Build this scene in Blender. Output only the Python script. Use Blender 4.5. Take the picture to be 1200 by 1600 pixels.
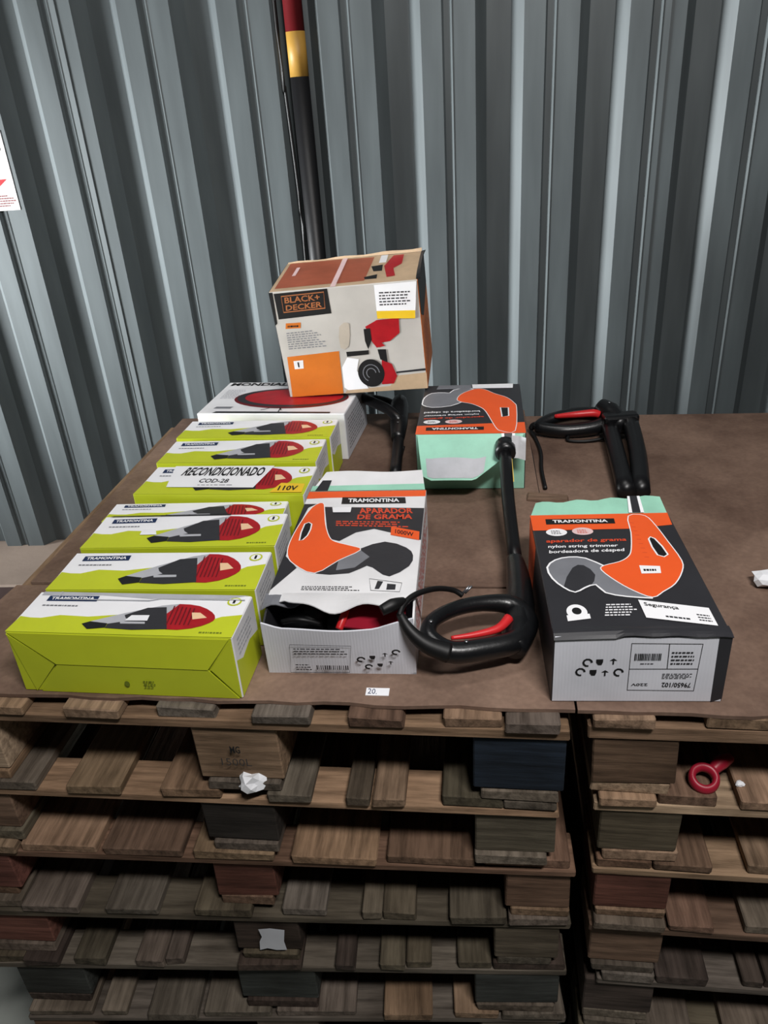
import bpy, bmesh, math, random
from mathutils import Vector, Matrix, Euler
random.seed(7)
R = math.radians
C = bpy.context.scene.collection
for o in list(bpy.data.objects): bpy.data.objects.remove(o)

BT = 1.022                      # height of the board on top of the pallet stacks above the floor

# ------------------------------------------------------------------ camera
cd = bpy.data.cameras.new('camera'); cam = bpy.data.objects.new('camera', cd); C.objects.link(cam)
cd.sensor_width = 36; cd.lens = 27.0; cd.clip_start = .02; cd.clip_end = 60
cam.matrix_world = Matrix.Translation((0, 0, BT + .75)) @ Matrix.Rotation(R(62.3), 4, 'X') @ Matrix.Rotation(R(-4.1), 4, 'Z')
bpy.context.scene.camera = cam

# ------------------------------------------------------------------ world, lights, exposure
w = bpy.data.worlds.new('world'); bpy.context.scene.world = w; w.use_nodes = True
w.node_tree.nodes['Background'].inputs[0].default_value = (.80, .88, 1, 1)
w.node_tree.nodes['Background'].inputs[1].default_value = .010
def area(name, loc, target, sx, sy, power, col):
    l = bpy.data.lights.new(name, 'AREA'); l.shape = 'RECTANGLE'; l.size = sx; l.size_y = sy; l.energy = power; l.color = col
    o = bpy.data.objects.new(name, l); C.objects.link(o); o.location = loc
    o.rotation_euler = (Vector(target) - Vector(loc)).to_track_quat('-Z', 'Y').to_euler()
    return o
# daylight from an unseen gate to the left, and two ceiling luminaires
gate = area('gate_daylight', (-4.0, 1.50, 1.45), (0, 2.72, 1.40), 1.0, 1.1, 56, (.96, .99, 1)); gate.data.spread = R(46)      # beam along the wall, spread narrowed to keep it off the pallets
area('ceiling_luminaire', (.0, 1.0, BT+2.7), (.0, 1.2, BT), 1.2, .3, 20, (1, .98, .96))
area('ceiling_luminaire_front', (.50, -.30, BT+2.1), (.1, 1.0, BT), .7, .16, 64, (1, .97, .95))
vs = bpy.context.scene.view_settings
vs.view_transform = 'Standard'; vs.look = 'None'; vs.gamma = 1; vs.use_curve_mapping = False; vs.exposure = -0.25

# ------------------------------------------------------------------ materials
MATS = {}
def lin(c): return tuple((x/255/12.92 if x/255 <= .04045 else ((x/255+.055)/1.055)**2.4) for x in c) + (1,)
def base_mat(name):
    m = bpy.data.materials.new(name); m.use_nodes = True
    nt = m.node_tree; b = nt.nodes['Principled BSDF']
    return m, nt, b
def N(nt, t, **k):
    n = nt.nodes.new(t)
    for a, v in k.items():
        if a.startswith('i_'): n.inputs[a[2:].replace('_', ' ')].default_value = v
        else: setattr(n, a, v)
    return n
def paint(name, rgb, rough=.5, var=.12, scale=18, bump=.15, metal=0, bscale=60, spec=.4):
    """plain coloured surface with faint mottling and fine relief"""
    if name in MATS: return MATS[name]
    m, nt, b = base_mat(name); L = nt.links.new
    tc = N(nt, 'ShaderNodeTexCoord'); no = N(nt, 'ShaderNodeTexNoise', i_Scale=scale, i_Detail=5.0, i_Roughness=.6)
    L(tc.outputs['Object'], no.inputs['Vector'])
    cr = N(nt, 'ShaderNodeValToRGB'); c = lin(rgb)
    cr.color_ramp.elements[0].color = tuple(x*(1-var) for x in c[:3]) + (1,); cr.color_ramp.elements[0].position = .3
    cr.color_ramp.elements[1].color = tuple(min(1, x*(1+var)) for x in c[:3]) + (1,); cr.color_ramp.elements[1].position = .7
    L(no.outputs['Fac'], cr.inputs['Fac']); L(cr.outputs['Color'], b.inputs['Base Color'])
    b.inputs['Roughness'].default_value = rough; b.inputs['Metallic'].default_value = metal
    b.inputs['Specular IOR Level'].default_value = spec
    if bump:
        n2 = N(nt, 'ShaderNodeTexNoise', i_Scale=bscale, i_Detail=4.0); L(tc.outputs['Object'], n2.inputs['Vector'])
        bp = N(nt, 'ShaderNodeBump', i_Strength=bump, i_Distance=.002); L(n2.outputs['Fac'], bp.inputs['Height']); L(bp.outputs['Normal'], b.inputs['Normal'])
    MATS[name] = m; return m
def wood_mat():
    m, nt, b = base_mat('pallet_wood'); L = nt.links.new
    tc = N(nt, 'ShaderNodeTexCoord'); oi = N(nt, 'ShaderNodeObjectInfo')
    mp = N(nt, 'ShaderNodeMapping'); mp.inputs['Scale'].default_value = (2.2, 26, 26)
    ad = N(nt, 'ShaderNodeVectorMath', operation='ADD'); sc = N(nt, 'ShaderNodeMath', operation='MULTIPLY'); sc.inputs[1].default_value = 37.0
    L(oi.outputs['Random'], sc.inputs[0]); L(tc.outputs['Object'], ad.inputs[0]); L(sc.outputs[0], ad.inputs[1]); L(ad.outputs[0], mp.inputs['Vector'])
    g = N(nt, 'ShaderNodeTexNoise', i_Scale=3.0, i_Detail=7.0, i_Roughness=.65); L(mp.outputs[0], g.inputs['Vector'])
    st = N(nt, 'ShaderNodeTexNoise', i_Scale=7.0, i_Detail=4.0); L(ad.outputs[0], st.inputs['Vector'])
    r1 = N(nt, 'ShaderNodeValToRGB'); e = r1.color_ramp.elements
    e[0].position = .32; e[0].color = (.42, .40, .38, 1); e[1].position = .62; e[1].color = (1.12, 1.1, 1.08, 1); L(g.outputs['Fac'], r1.inputs['Fac'])
    r2 = N(nt, 'ShaderNodeValToRGB'); e = r2.color_ramp.elements
    e[0].position = .33; e[0].color = (.62, .60, .58, 1); e[1].position = .6; e[1].color = (1.05, 1.05, 1.05, 1); L(st.outputs['Fac'], r2.inputs['Fac'])
    m1 = N(nt, 'ShaderNodeMixRGB', blend_type='MULTIPLY'); m1.inputs[0].default_value = 1; L(oi.outputs['Color'], m1.inputs[1]); L(r1.outputs[0], m1.inputs[2])
    m2 = N(nt, 'ShaderNodeMixRGB', blend_type='MULTIPLY'); m2.inputs[0].default_value = 1; L(m1.outputs[0], m2.inputs[1]); L(r2.outputs[0], m2.inputs[2])
    L(m2.outputs[0], b.inputs['Base Color']); b.inputs['Roughness'].default_value = .85; b.inputs['Specular IOR Level'].default_value = .2
    bp = N(nt, 'ShaderNodeBump', i_Strength=.5, i_Distance=.004); L(g.outputs['Fac'], bp.inputs['Height']); L(bp.outputs[0], b.inputs['Normal'])
    MATS['wood'] = m; return m
WOOD = wood_mat()
def hardboard_mat():
    m, nt, b = base_mat('brown_hardboard'); L = nt.links.new
    tc = N(nt, 'ShaderNodeTexCoord')
    a = N(nt, 'ShaderNodeTexNoise', i_Scale=3.2, i_Detail=8.0, i_Roughness=.62); f = N(nt, 'ShaderNodeTexNoise', i_Scale=120.0, i_Detail=3.0)
    L(tc.outputs['Object'], a.inputs['Vector']); L(tc.outputs['Object'], f.inputs['Vector'])
    r = N(nt, 'ShaderNodeValToRGB'); e = r.color_ramp.elements
    e[0].position = .34; e[0].color = lin((80, 60, 50)); e[1].position = .66; e[1].color = lin((134, 110, 95))
    L(a.outputs['Fac'], r.inputs['Fac'])
    mx = N(nt, 'ShaderNodeMixRGB', blend_type='OVERLAY'); mx.inputs[0].default_value = .25; L(r.outputs[0], mx.inputs[1]); L(f.outputs['Fac'], mx.inputs[2])
    L(mx.outputs[0], b.inputs['Base Color']); b.inputs['Roughness'].default_value = .72; b.inputs['Specular IOR Level'].default_value = .3
    bp = N(nt, 'ShaderNodeBump', i_Strength=.2, i_Distance=.003); L(a.outputs['Fac'], bp.inputs['Height']); L(bp.outputs[0], b.inputs['Normal'])
    return m
HARD = hardboard_mat()
def steel_mat():
    m, nt, b = base_mat('galvanised_sheet'); L = nt.links.new
    tc = N(nt, 'ShaderNodeTexCoord'); mp = N(nt, 'ShaderNodeMapping'); mp.inputs['Scale'].default_value = (9, 9, 1.2)
    L(tc.outputs['Object'], mp.inputs['Vector'])
    a = N(nt, 'ShaderNodeTexNoise', i_Scale=2.0, i_Detail=6.0); L(mp.outputs[0], a.inputs['Vector'])
    r = N(nt, 'ShaderNodeValToRGB'); e = r.color_ramp.elements
    e[0].position = .3; e[0].color = lin((70, 76, 78)); e[1].position = .7; e[1].color = lin((85, 92, 94)); L(a.outputs['Fac'], r.inputs['Fac'])
    L(r.outputs[0], b.inputs['Base Color']); b.inputs['Roughness'].default_value = .5; b.inputs['Metallic'].default_value = .1
    b.inputs['Specular IOR Level'].default_value = .45
    MATS['steel'] = m; return m
STEEL = steel_mat()
def carton_mat(name, rgb, ribs=0.0):
    """white corrugated carton; ribs adds the fine vertical flute lines"""
    m, nt, b = base_mat(name); L = nt.links.new
    tc = N(nt, 'ShaderNodeTexCoord'); no = N(nt, 'ShaderNodeTexNoise', i_Scale=9.0, i_Detail=6.0); L(tc.outputs['Object'], no.inputs['Vector'])
    r = N(nt, 'ShaderNodeValToRGB'); e = r.color_ramp.elements; c = lin(rgb)
    e[0].position = .3; e[0].color = tuple(x*.82 for x in c[:3]) + (1,); e[1].position = .65; e[1].color = c; L(no.outputs['Fac'], r.inputs['Fac'])
    L(r.outputs[0], b.inputs['Base Color']); b.inputs['Roughness'].default_value = .6; b.inputs['Specular IOR Level'].default_value = .3
    if ribs:
        wv = N(nt, 'ShaderNodeTexWave', i_Scale=70.0, i_Distortion=1.2, i_Detail=2.0); wv.bands_direction = 'X'; L(tc.outputs['Object'], wv.inputs['Vector'])
        bp = N(nt, 'ShaderNodeBump', i_Strength=ribs, i_Distance=.002); L(wv.outputs['Fac'], bp.inputs['Height']); L(bp.outputs[0], b.inputs['Normal'])
    MATS[name] = m; return m
WHITEC = carton_mat('white_carton', (222, 224, 232), .10)
CREAM = carton_mat('worn_white_carton', (232, 232, 234))
GREYC = carton_mat('grey_white_carton', (206, 208, 214))
BEIGEC = carton_mat('beige_grey_carton', (196, 192, 186))
COPPER = paint('copper_print', (168, 104, 62), .5, .08); SPRAY = paint('pale_spray_print', (186, 176, 162), .5, .1)
LIME = paint('lime_print', (192, 203, 42), .45, .07, 6, .05)
WHITE = paint('white_print', (242, 243, 246), .4, .03, 10, .03)
NAVY = paint('navy_print', (22, 44, 84), .4, .08); DGREY = paint('dark_grey_print', (48, 48, 52), .4, .1)
MGREY = paint('mid_grey_print', (120, 122, 128), .4, .12); LGREY = paint('light_grey_print', (178, 180, 186), .4, .1)
CHAR = paint('charcoal_print', (44, 44, 48), .42, .12, 8, .05); INK = paint('black_ink', (22, 22, 24), .5, .1)
RED = paint('red_print', (168, 24, 34), .4, .14, 40); DRED = paint('dark_red_print', (104, 16, 26), .4, .1)
ORANGE = paint('orange_print', (236, 92, 38), .42, .06, 8, .04); ORANGE2 = paint('amber_print', (204, 112, 36), .45, .12, 10, .05)
ORTXT = paint('orange_red_print', (214, 74, 44), .45, .05); PALEGLOW = paint('peach_print', (238, 200, 160), .45, .05)
MINT = paint('mint_print', (150, 205, 182), .5, .12, 14, .15)
YELLOW = paint('yellow_print', (236, 196, 44), .45, .06); TAN = paint('tan_print', (190, 164, 134), .5, .15, 16)
RUST = paint('brick_orange_print', (158, 84, 60), .5, .18, 14); PINKW = paint('pink_white_print', (226, 196, 196), .5, .08)
GREENTX = paint('green_ink', (110, 124, 30), .5, .05)
PLASTIC = paint('black_plastic', (17, 18, 20), .32, .2, 30, .12, 0, 220, .5)
RUBBER = paint('black_rubber', (13, 13, 14), .5, .1, 30, .05); TUBE = paint('black_tube', (18, 18, 20), .35, .15, 30, .05, .1)
REDP = paint('red_plastic', (205, 40, 44), .35, .06, 20, .03); REDD = paint('dark_red_plastic', (150, 26, 46), .4, .06, 20, .03)
PAPER = paint('white_paper', (236, 238, 242), .7, .05, 30, .3, 0, 90)
OLDPAPER = paint('dusty_notice_paper', (186, 182, 180), .7, .06, 30, .1)
STEELB = paint('bright_screw_steel', (150, 152, 156), .35, .1, 30, .05, .9)
CONC = paint('concrete_floor', (150, 154, 148), .8, .22, 2.5, .3)
CONCB = paint('dusty_concrete', (150, 134, 122), .85, .16, 3.5, .3)
DARKWALL = paint('dark_wall_faces', (66, 50, 47), .8, .2, 5, .3)  # dark brown for every face of the low wall but its top
POLER = paint('red_pole_paint', (92, 14, 20), .45, .1); POLEY = paint('yellow_pole_paint', (160, 122, 52), .5, .1); POLEK = paint('black_pole_paint', (15, 15, 17), .45, .1)

# ------------------------------------------------------------------ helpers
def tag(o, label=None, cat=None, group=None, kind=None):
    if label: o['label'] = label
    if cat: o['category'] = cat
    if group: o['group'] = group
    if kind: o['kind'] = kind
    return o
def empty(name, loc, rot=(0, 0, 0)):
    o = bpy.data.objects.new(name, None); C.objects.link(o); o.empty_display_size = .05
    o.location = loc; o.rotation_euler = rot; return o
def link(name, me, mats, parent=None, smooth=False):
    o = bpy.data.objects.new(name, me); C.objects.link(o)
    for m in (mats if isinstance(mats, (list, tuple)) else [mats]): me.materials.append(m)
    if smooth:
        for p in me.polygons: p.use_smooth = True
    if parent: o.parent = parent
    return o
def pyd(name, v, f, mats, parent=None, smooth=False, idx=None):
    me = bpy.data.meshes.new(name); me.from_pydata([tuple(x) for x in v], [], f); me.update()
    o = link(name, me, mats, parent, smooth)
    if idx:
        for p, i in zip(me.polygons, idx): p.material_index = i
    return o
def bm_obj(name, bm, mats, parent=None, smooth=False):
    bmesh.ops.recalc_face_normals(bm, faces=bm.faces)
    me = bpy.data.meshes.new(name); bm.to_mesh(me); bm.free(); return link(name, me, mats, parent, smooth)
def cube_bm(x0, x1, y0, y1, z0, z1, bev=0.0, jit=0.0, rnd=random, seg=1):
    bm = bmesh.new(); r = bmesh.ops.create_cube(bm, size=1)
    for v in r['verts']:
        v.co = Vector(((x0+x1)/2 + v.co.x*(x1-x0), (y0+y1)/2 + v.co.y*(y1-y0), (z0+z1)/2 + v.co.z*(z1-z0)))
        if jit: v.co += Vector([rnd.uniform(-jit, jit) for _ in range(3)])
    if bev: bmesh.ops.bevel(bm, geom=list(bm.edges), offset=bev, segments=seg, affect='EDGES', profile=.5)
    return bm
def smooth_pts(p, closed=True, n=4):
    out = []; L = len(p)
    for i in range(L if closed else L-1):
        g = (lambda k: Vector(p[k % L])) if closed else (lambda k: Vector(p[max(0, min(L-1, k))]))
        a, b, c, d = g(i-1), g(i), g(i+1), g(i+2)
        for s in range(n):
            t = s/n
            out.append(tuple(.5*((2*b) + (c-a)*t + (2*a-5*b+4*c-d)*t*t + (3*b-a-3*c+d)*t**3)))
    if not closed: out.append(tuple(p[-1]))
    return out
def tube(name, pts, rad, mats, parent=None, closed=False, sides=10, n=5, flat=1.0):
    """swept round bar through pts (smoothed); rad is a number or one per point; flat squashes it in z"""
    P = [Vector(p) for p in (smooth_pts(pts, closed, n) if n > 1 else pts)]
    rs = rad if isinstance(rad, (list, tuple)) else [rad]*len(pts)
    V = []; F = []; M = len(P); up = Vector((0, 0, 1))
    for i, p in enumerate(P):
        a = P[(i-1) % M] if closed or i else P[i]; b = P[(i+1) % M] if closed or i < M-1 else P[i]
        t = (b-a).normalized(); s = t.cross(up)
        if s.length < 1e-3: s = Vector((1, 0, 0))
        s.normalize(); q = s.cross(t)
        f = i/max(1, n) if n > 1 else i; k = int(f); fr = f-k
        r0 = rs[k % len(rs)]; r1 = rs[(k+1) % len(rs)] if closed else rs[min(k+1, len(rs)-1)]; r = r0+(r1-r0)*fr
        for j in range(sides):
            an = 2*math.pi*j/sides; V.append(p + s*math.cos(an)*r + q*math.sin(an)*r*flat)
    for i in range(M if closed else M-1):
        for j in range(sides):
            a = i*sides+j; b = i*sides+(j+1) % sides; c = ((i+1) % M)*sides+(j+1) % sides; d = ((i+1) % M)*sides+j
            F.append((a, b, c, d))
    if not closed: F += [tuple(range(sides))[::-1], tuple((M-1)*sides+j for j in range(sides))]
    bm = bmesh.new(); vv = [bm.verts.new(v) for v in V]
    for f in F: bm.faces.new([vv[i] for i in f])
    return bm_obj(name, bm, mats, parent, True)
def lathe(name, prof, origin, axis, mats, parent=None, sides=18):
    """prof: (distance along axis, radius)"""
    a = Vector(axis).normalized(); s = a.orthogonal().normalized(); q = a.cross(s); o = Vector(origin)
    bm = bmesh.new(); rings = []
    for h, r in prof:
        rings.append([bm.verts.new(o + a*h + (s*math.cos(2*math.pi*j/sides) + q*math.sin(2*math.pi*j/sides))*r) for j in range(sides)])
    for x, y in zip(rings, rings[1:]):
        for j in range(sides): bm.faces.new((x[j], x[(j+1) % sides], y[(j+1) % sides], y[j]))
    if prof[0][1] > 1e-5: bm.faces.new(rings[0][::-1])
    if prof[-1][1] > 1e-5: bm.faces.new(rings[-1])
    return bm_obj(name, bm, mats, parent, True)
def sheet(name, fn, nu, nv, th, mats, parent=None, smooth=True):
    """thin bent panel: fn(u,v)->point, given thickness th"""
    g = [[Vector(fn(i/nu, j/nv)) for j in range(nv+1)] for i in range(nu+1)]
    bm = bmesh.new(); T = []; B = []
    for i in range(nu+1):
        t = []; b = []
        for j in range(nv+1):
            du = g[min(i+1, nu)][j]-g[max(i-1, 0)][j]; dv = g[i][min(j+1, nv)]-g[i][max(j-1, 0)]
            nn = du.cross(dv); nn = nn.normalized() if nn.length > 1e-9 else Vector((0, 0, 1))
            t.append(bm.verts.new(g[i][j])); b.append(bm.verts.new(g[i][j]-nn*th))
        T.append(t); B.append(b)
    for i in range(nu):
        for j in range(nv):
            bm.faces.new((T[i][j], T[i+1][j], T[i+1][j+1], T[i][j+1])); bm.faces.new((B[i][j+1], B[i+1][j+1], B[i+1][j], B[i][j]))
    for i in range(nu):
        bm.faces.new((T[i][0], B[i][0], B[i+1][0], T[i+1][0])); bm.faces.new((T[i+1][nv], B[i+1][nv], B[i][nv], T[i][nv]))
    for j in range(nv):
        bm.faces.new((T[0][j+1], B[0][j+1], B[0][j], T[0][j])); bm.faces.new((T[nu][j], B[nu][j], B[nu][j+1], T[nu][j+1]))
    return bm_obj(name, bm, mats, parent, False)

# flat print on box faces: a Face maps (u,v) in 0..1 to a point of the face, lifted by a hair per layer
class Face:
    def __init__(s, O, U, V, Nn): s.O, s.U, s.V, s.N = Vector(O), Vector(U), Vector(V), Vector(Nn)
    def at(s, u, v, k=1): return s.O + s.U*u + s.V*v + s.N*(.00035*k)
def faces(W, D, H):
    return dict(top=Face((-W/2, -D/2, H), (W, 0, 0), (0, D, 0), (0, 0, 1)), front=Face((-W/2, -D/2, 0), (W, 0, 0), (0, 0, H), (0, -1, 0)),
                right=Face((W/2, -D/2, 0), (0, D, 0), (0, 0, H), (1, 0, 0)), left=Face((-W/2, D/2, 0), (0, -D, 0), (0, 0, H), (-1, 0, 0)))
def clampuv(p): return (min(.999, max(.001, p[0])), min(.999, max(.001, p[1])))
def poly(name, par, F, pts, mat, k=1, sm=0, clamp=True):
    if sm: pts = [(p[0], p[1]) for p in smooth_pts([(a, b, 0) for a, b in pts], True, sm)]
    if clamp: pts = [clampuv(p) for p in pts]
    return pyd(name, [F.at(u, v, k) for u, v in pts], [tuple(range(len(pts)))], mat, par)
def stroke(name, par, F, pts, wd, mat, k=1, sm=0, closed=True):
    if sm: pts = [(p[0], p[1]) for p in smooth_pts([(a, b, 0) for a, b in pts], closed, sm)]
    su, sv = F.U.length, F.V.length; L = len(pts); V = []; Fc = []
    for i in range(L):
        a = Vector(pts[(i-1) % L] if closed or i else pts[i]); b = Vector(pts[(i+1) % L] if closed or i < L-1 else pts[i])
        d = Vector(((b.x-a.x)*su, (b.y-a.y)*sv)); d = d.normalized() if d.length > 1e-9 else Vector((1, 0)); q = Vector((-d.y/su, d.x/sv))*wd/2
        p = Vector(pts[i]); V += [F.at(*clampuv(p+q), k), F.at(*clampuv(p-q), k)]
    for i in range(L if closed else L-1):
        j = (i+1) % L; Fc.append((2*i, 2*i+1, 2*j+1, 2*j))
    return pyd(name, V, Fc, mat, par)
def oval(name, par, F, c, ru, rv, mat, k=1, n=28):
    return poly(name, par, F, [(c[0]+ru*math.cos(2*math.pi*i/n), c[1]+rv*math.sin(2*math.pi*i/n)) for i in range(n)], mat, k)
def quadmap(q, s, t):
    a, b, c, d = [Vector(x) for x in q]      # bl br tr tl
    return (a*(1-s)+b*s)*(1-t) + (d*(1-s)+c*s)*t
FONT_CACHE = {}
def text_data(s, bold):
    if (s, bold) not in FONT_CACHE:
        cu = bpy.data.curves.new('t', 'FONT'); cu.body = s; cu.offset = bold; cu.resolution_u = 2; cu.space_line = .85
        o = bpy.data.objects.new('t', cu); C.objects.link(o); me = bpy.data.meshes.new_from_object(o)
        vs_ = [v.co.copy() for v in me.vertices]; fs = [tuple(p.vertices) for p in me.polygons]
        bpy.data.objects.remove(o); bpy.data.curves.remove(cu); bpy.data.meshes.remove(me)
        x0 = min(v.x for v in vs_); x1 = max(v.x for v in vs_); y0 = min(v.y for v in vs_); y1 = max(v.y for v in vs_)
        FONT_CACHE[(s, bold)] = ([((v.x-x0)/(x1-x0), (v.y-y0)/(y1-y0)) for v in vs_], fs)
    return FONT_CACHE[(s, bold)]
def text(name, par, F, s, quad, mat, k=2, bold=.02, flip=False):
    """lettering stretched into the quad (bl, br, tr, tl in face uv)"""
    vv, ff = text_data(s, bold)
    if flip: vv = [(1-a, 1-b) for a, b in vv]
    P = [quadmap(quad, a, b) for a, b in vv]
    return pyd(name, [F.at(p.x, p.y, k) for p in P], ff, mat, par)
def rect(u0, u1, v0, v1): return [(u0, v0), (u1, v0), (u1, v1), (u0, v1)]
def fine(name, par, F, quad, rows, mat, k=2, seed=1, dash=14, fill=.5):
    """print too small to read: rows of word-length strokes"""
    rd = random.Random(seed); V = []; Fc = []; dash *= 1.9; fill *= .85; rows = rows if rows < 2 else int(rows*1.3+.5)
    for r in range(rows):
        t0 = 1-(r+.85)/rows; t1 = t0+fill/rows; s = 0; end = rd.uniform(.75, 1)
        while s < end-.02:
            l = min(end-s, rd.uniform(.5, 1.6)/dash); b = len(V)
            for a, c in ((s, t0), (s+l, t0), (s+l, t1), (s, t1)):
                p = quadmap(quad, a, c); V.append(F.at(p.x, p.y, k))
            Fc.append((b, b+1, b+2, b+3)); s += l+.35/dash
    return pyd(name, V, Fc, mat, par)
def bars(name, par, F, quad, n, mat, k=2, seed=1):
    rd = random.Random(seed); V = []; Fc = []; s = 0
    for i in range(n):
        l = rd.uniform(.3, .8)/n; b = len(V)
        for a, c in ((s, 0), (s+l, 0), (s+l, 1), (s, 1)):
            p = quadmap(quad, a, c); V.append(F.at(p.x, p.y, k))
        Fc.append((b, b+1, b+2, b+3)); s += 1/n
    return pyd(name, V, Fc, mat, par)
def carton(name, loc, rot, W, D, H, mats6):
    """an Empty at the base centre plus a bevelled body; loc is the front-left base corner; mats6 = front,right,back,left,top,bottom"""
    M = Euler(rot).to_matrix(); e = empty(name, Vector(loc) + M @ Vector((W/2, D/2, 0)), rot)
    bm = cube_bm(-W/2, W/2, -D/2, D/2, 0, H, .0018)
    ul = []; ids = []
    for m in mats6:
        if m not in ul: ul.append(m)
    bm.normal_update()
    for f in bm.faces:
        n = f.normal; a = max(range(3), key=lambda i: abs(n[i]))
        k = {(1, -1): 0, (0, 1): 1, (1, 1): 2, (0, -1): 3, (2, 1): 4, (2, -1): 5}[(a, 1 if n[a] > 0 else -1)]
        f.material_index = ul.index(mats6[k])
    o = bm_obj('carton_body', bm, ul, e)
    return e, faces(W, D, H)

# ================================================================== SETTING
fl = bm_obj('floor', cube_bm(-7, 7, -6, 4.2, -.12, 0), CONC); tag(fl, kind='structure')
WY = R(6); WD = 2.35; PITCH = .2655; L0 = .0235
wn = Vector((math.sin(WY), math.cos(WY), 0)); wx = Vector((math.cos(WY), -math.sin(WY), 0))
LEDGE = BT - .597
# low masonry wall whose top shows as a ledge in front of the cladding
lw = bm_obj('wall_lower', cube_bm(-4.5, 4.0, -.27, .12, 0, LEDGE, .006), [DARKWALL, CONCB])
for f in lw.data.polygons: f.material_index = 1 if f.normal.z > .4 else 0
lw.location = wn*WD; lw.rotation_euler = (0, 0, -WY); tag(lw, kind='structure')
wb = empty('wall_back', wn*WD + Vector((0, 0, LEDGE)), (0, 0, -WY)); tag(wb, kind='structure')
PROF = [(0, 0), (.21, 0), (.325, .040), (.565, .040), (.68, 0), (.885, 0), (.905, .008), (.965, .008), (.985, -.0015), (1.0, 0)]
for s0 in range(-16, 15, 3):                               # each cladding sheet carries three ribs
    prof = []
    for k in range(s0, s0+3):
        for (a, d) in PROF[:-1]: prof.append((L0+(k+a)*PITCH, d))
    prof.append((L0+(s0+3)*PITCH, 0)); prof.append((L0+(s0+3+.06)*PITCH, -.0012))
    zt = 3.1; V = []; Fc = []
    lift = -.0016 if (s0 % 2) else 0
    for (u, d) in prof: V += [(u, d+lift, 0), (u, d+lift, zt)]
    for i in range(len(prof)-1): Fc.append((2*i, 2*i+2, 2*i+3, 2*i+1))
    o = pyd('cladding_sheet', V, Fc, STEEL, wb)
    sd = o.modifiers.new('thickness', 'SOLIDIFY'); sd.thickness = .001; sd.offset = -1
def wallp(u, d, z): return wn*(WD+d) + wx*u + Vector((0, 0, z))   # u along the wall, d behind the crests

# banded pole in one valley of the cladding, with a thin cable beside it
pu = -.392
pe = empty('banded_pole', wallp(pu, .010, LEDGE)); tag(pe, 'slim pole banded red, yellow and black in the wall groove', 'pole')
for nm, z0, z1, m in (('black_section', LEDGE, BT+.838, POLEK), ('yellow_band', BT+.838, BT+.942, POLEY), ('red_section', BT+.942, LEDGE+3.0, POLER)):
    lathe(nm, [(z0-LEDGE, .0255), (z1-LEDGE, .0255)], (0, 0, 0), (0, 0, 1), m, pe)
cb = tube('wall_cable', [wallp(-.432, .008, LEDGE), wallp(-.430, .006, BT+.2), wallp(-.426, .004, BT+.5), wallp(-.434, .006, BT+.8), wallp(-.437, .002, BT+.95), wallp(-.436, .006, LEDGE+3)], .0045, RUBBER, n=6, sides=6)
tag(cb, 'thin black cable hanging beside the banded pole', 'cable')

# warning notice stuck on the cladding at the far left
se = empty('warning_notice', wallp(-1.262-.075, -.002, BT+.551), (0, 0, -WY)); tag(se, 'white paper notice with a red arrow on the corrugated wall', 'sign')
sp = bm_obj('notice_sheet', cube_bm(-.075, .075, -.0012, 0, 0, .212), OLDPAPER, se)
SF = Face((-.075, -.0013, 0), (.15, 0, 0), (0, 0, .212), (0, -1, 0))
poly('red_arrow', se, SF, [(.40, .56), (.40, .40), (.22, .40), (.55, .24), (.88, .40), (.72, .40), (.72, .56)], RED, 1)
oval('black_figure', se, SF, (.56, .78), .36, .09, INK, 1); poly('black_figure', se, SF, [(.42, .58), (.76, .58), (.74, .72), (.45, .72)], INK, 1)
fine('fine_print', se, SF, rect(.1, .97, .05, .21), 4, DRED, 1, 3)

# ================================================================== PALLETS
TONES = dict(tan=(146, 122, 100), pale=(164, 142, 118), grey=(108, 99, 90), red=(112, 74, 64), dark=(72, 62, 56), black=(46, 42, 40), blue=(34, 44, 56), slate=(70, 73, 72), olive=(98, 90, 76), brown=(110, 88, 73))
def tone(n, rd):
    c = lin(TONES[n]); f = rd.uniform(.8, 1.18); return (c[0]*f*rd.uniform(.96, 1.05), c[1]*f, c[2]*f*rd.uniform(.94, 1.04), 1)
def plank(name, par, rd, x0, x1, y0, y1, z0, z1, t, along='x', jit=.0018):
    """bevelled sawn piece whose grain runs along its local x"""
    cx, cy, cz = (x0+x1)/2, (y0+y1)/2, z0
    a, b = (x1-x0)/2, (y1-y0)/2
    if along == 'y': a, b = b, a
    o = bm_obj(name, cube_bm(-a, a, -b, b, 0, z1-z0, .0022, jit, rd), WOOD, par)
    o.location = (cx, cy, cz); o.color = tone(t, rd)
    if along == 'y': o.rotation_euler = (0, 0, R(90))
    return o
PIV = Vector((.233, .809, 0))
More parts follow.
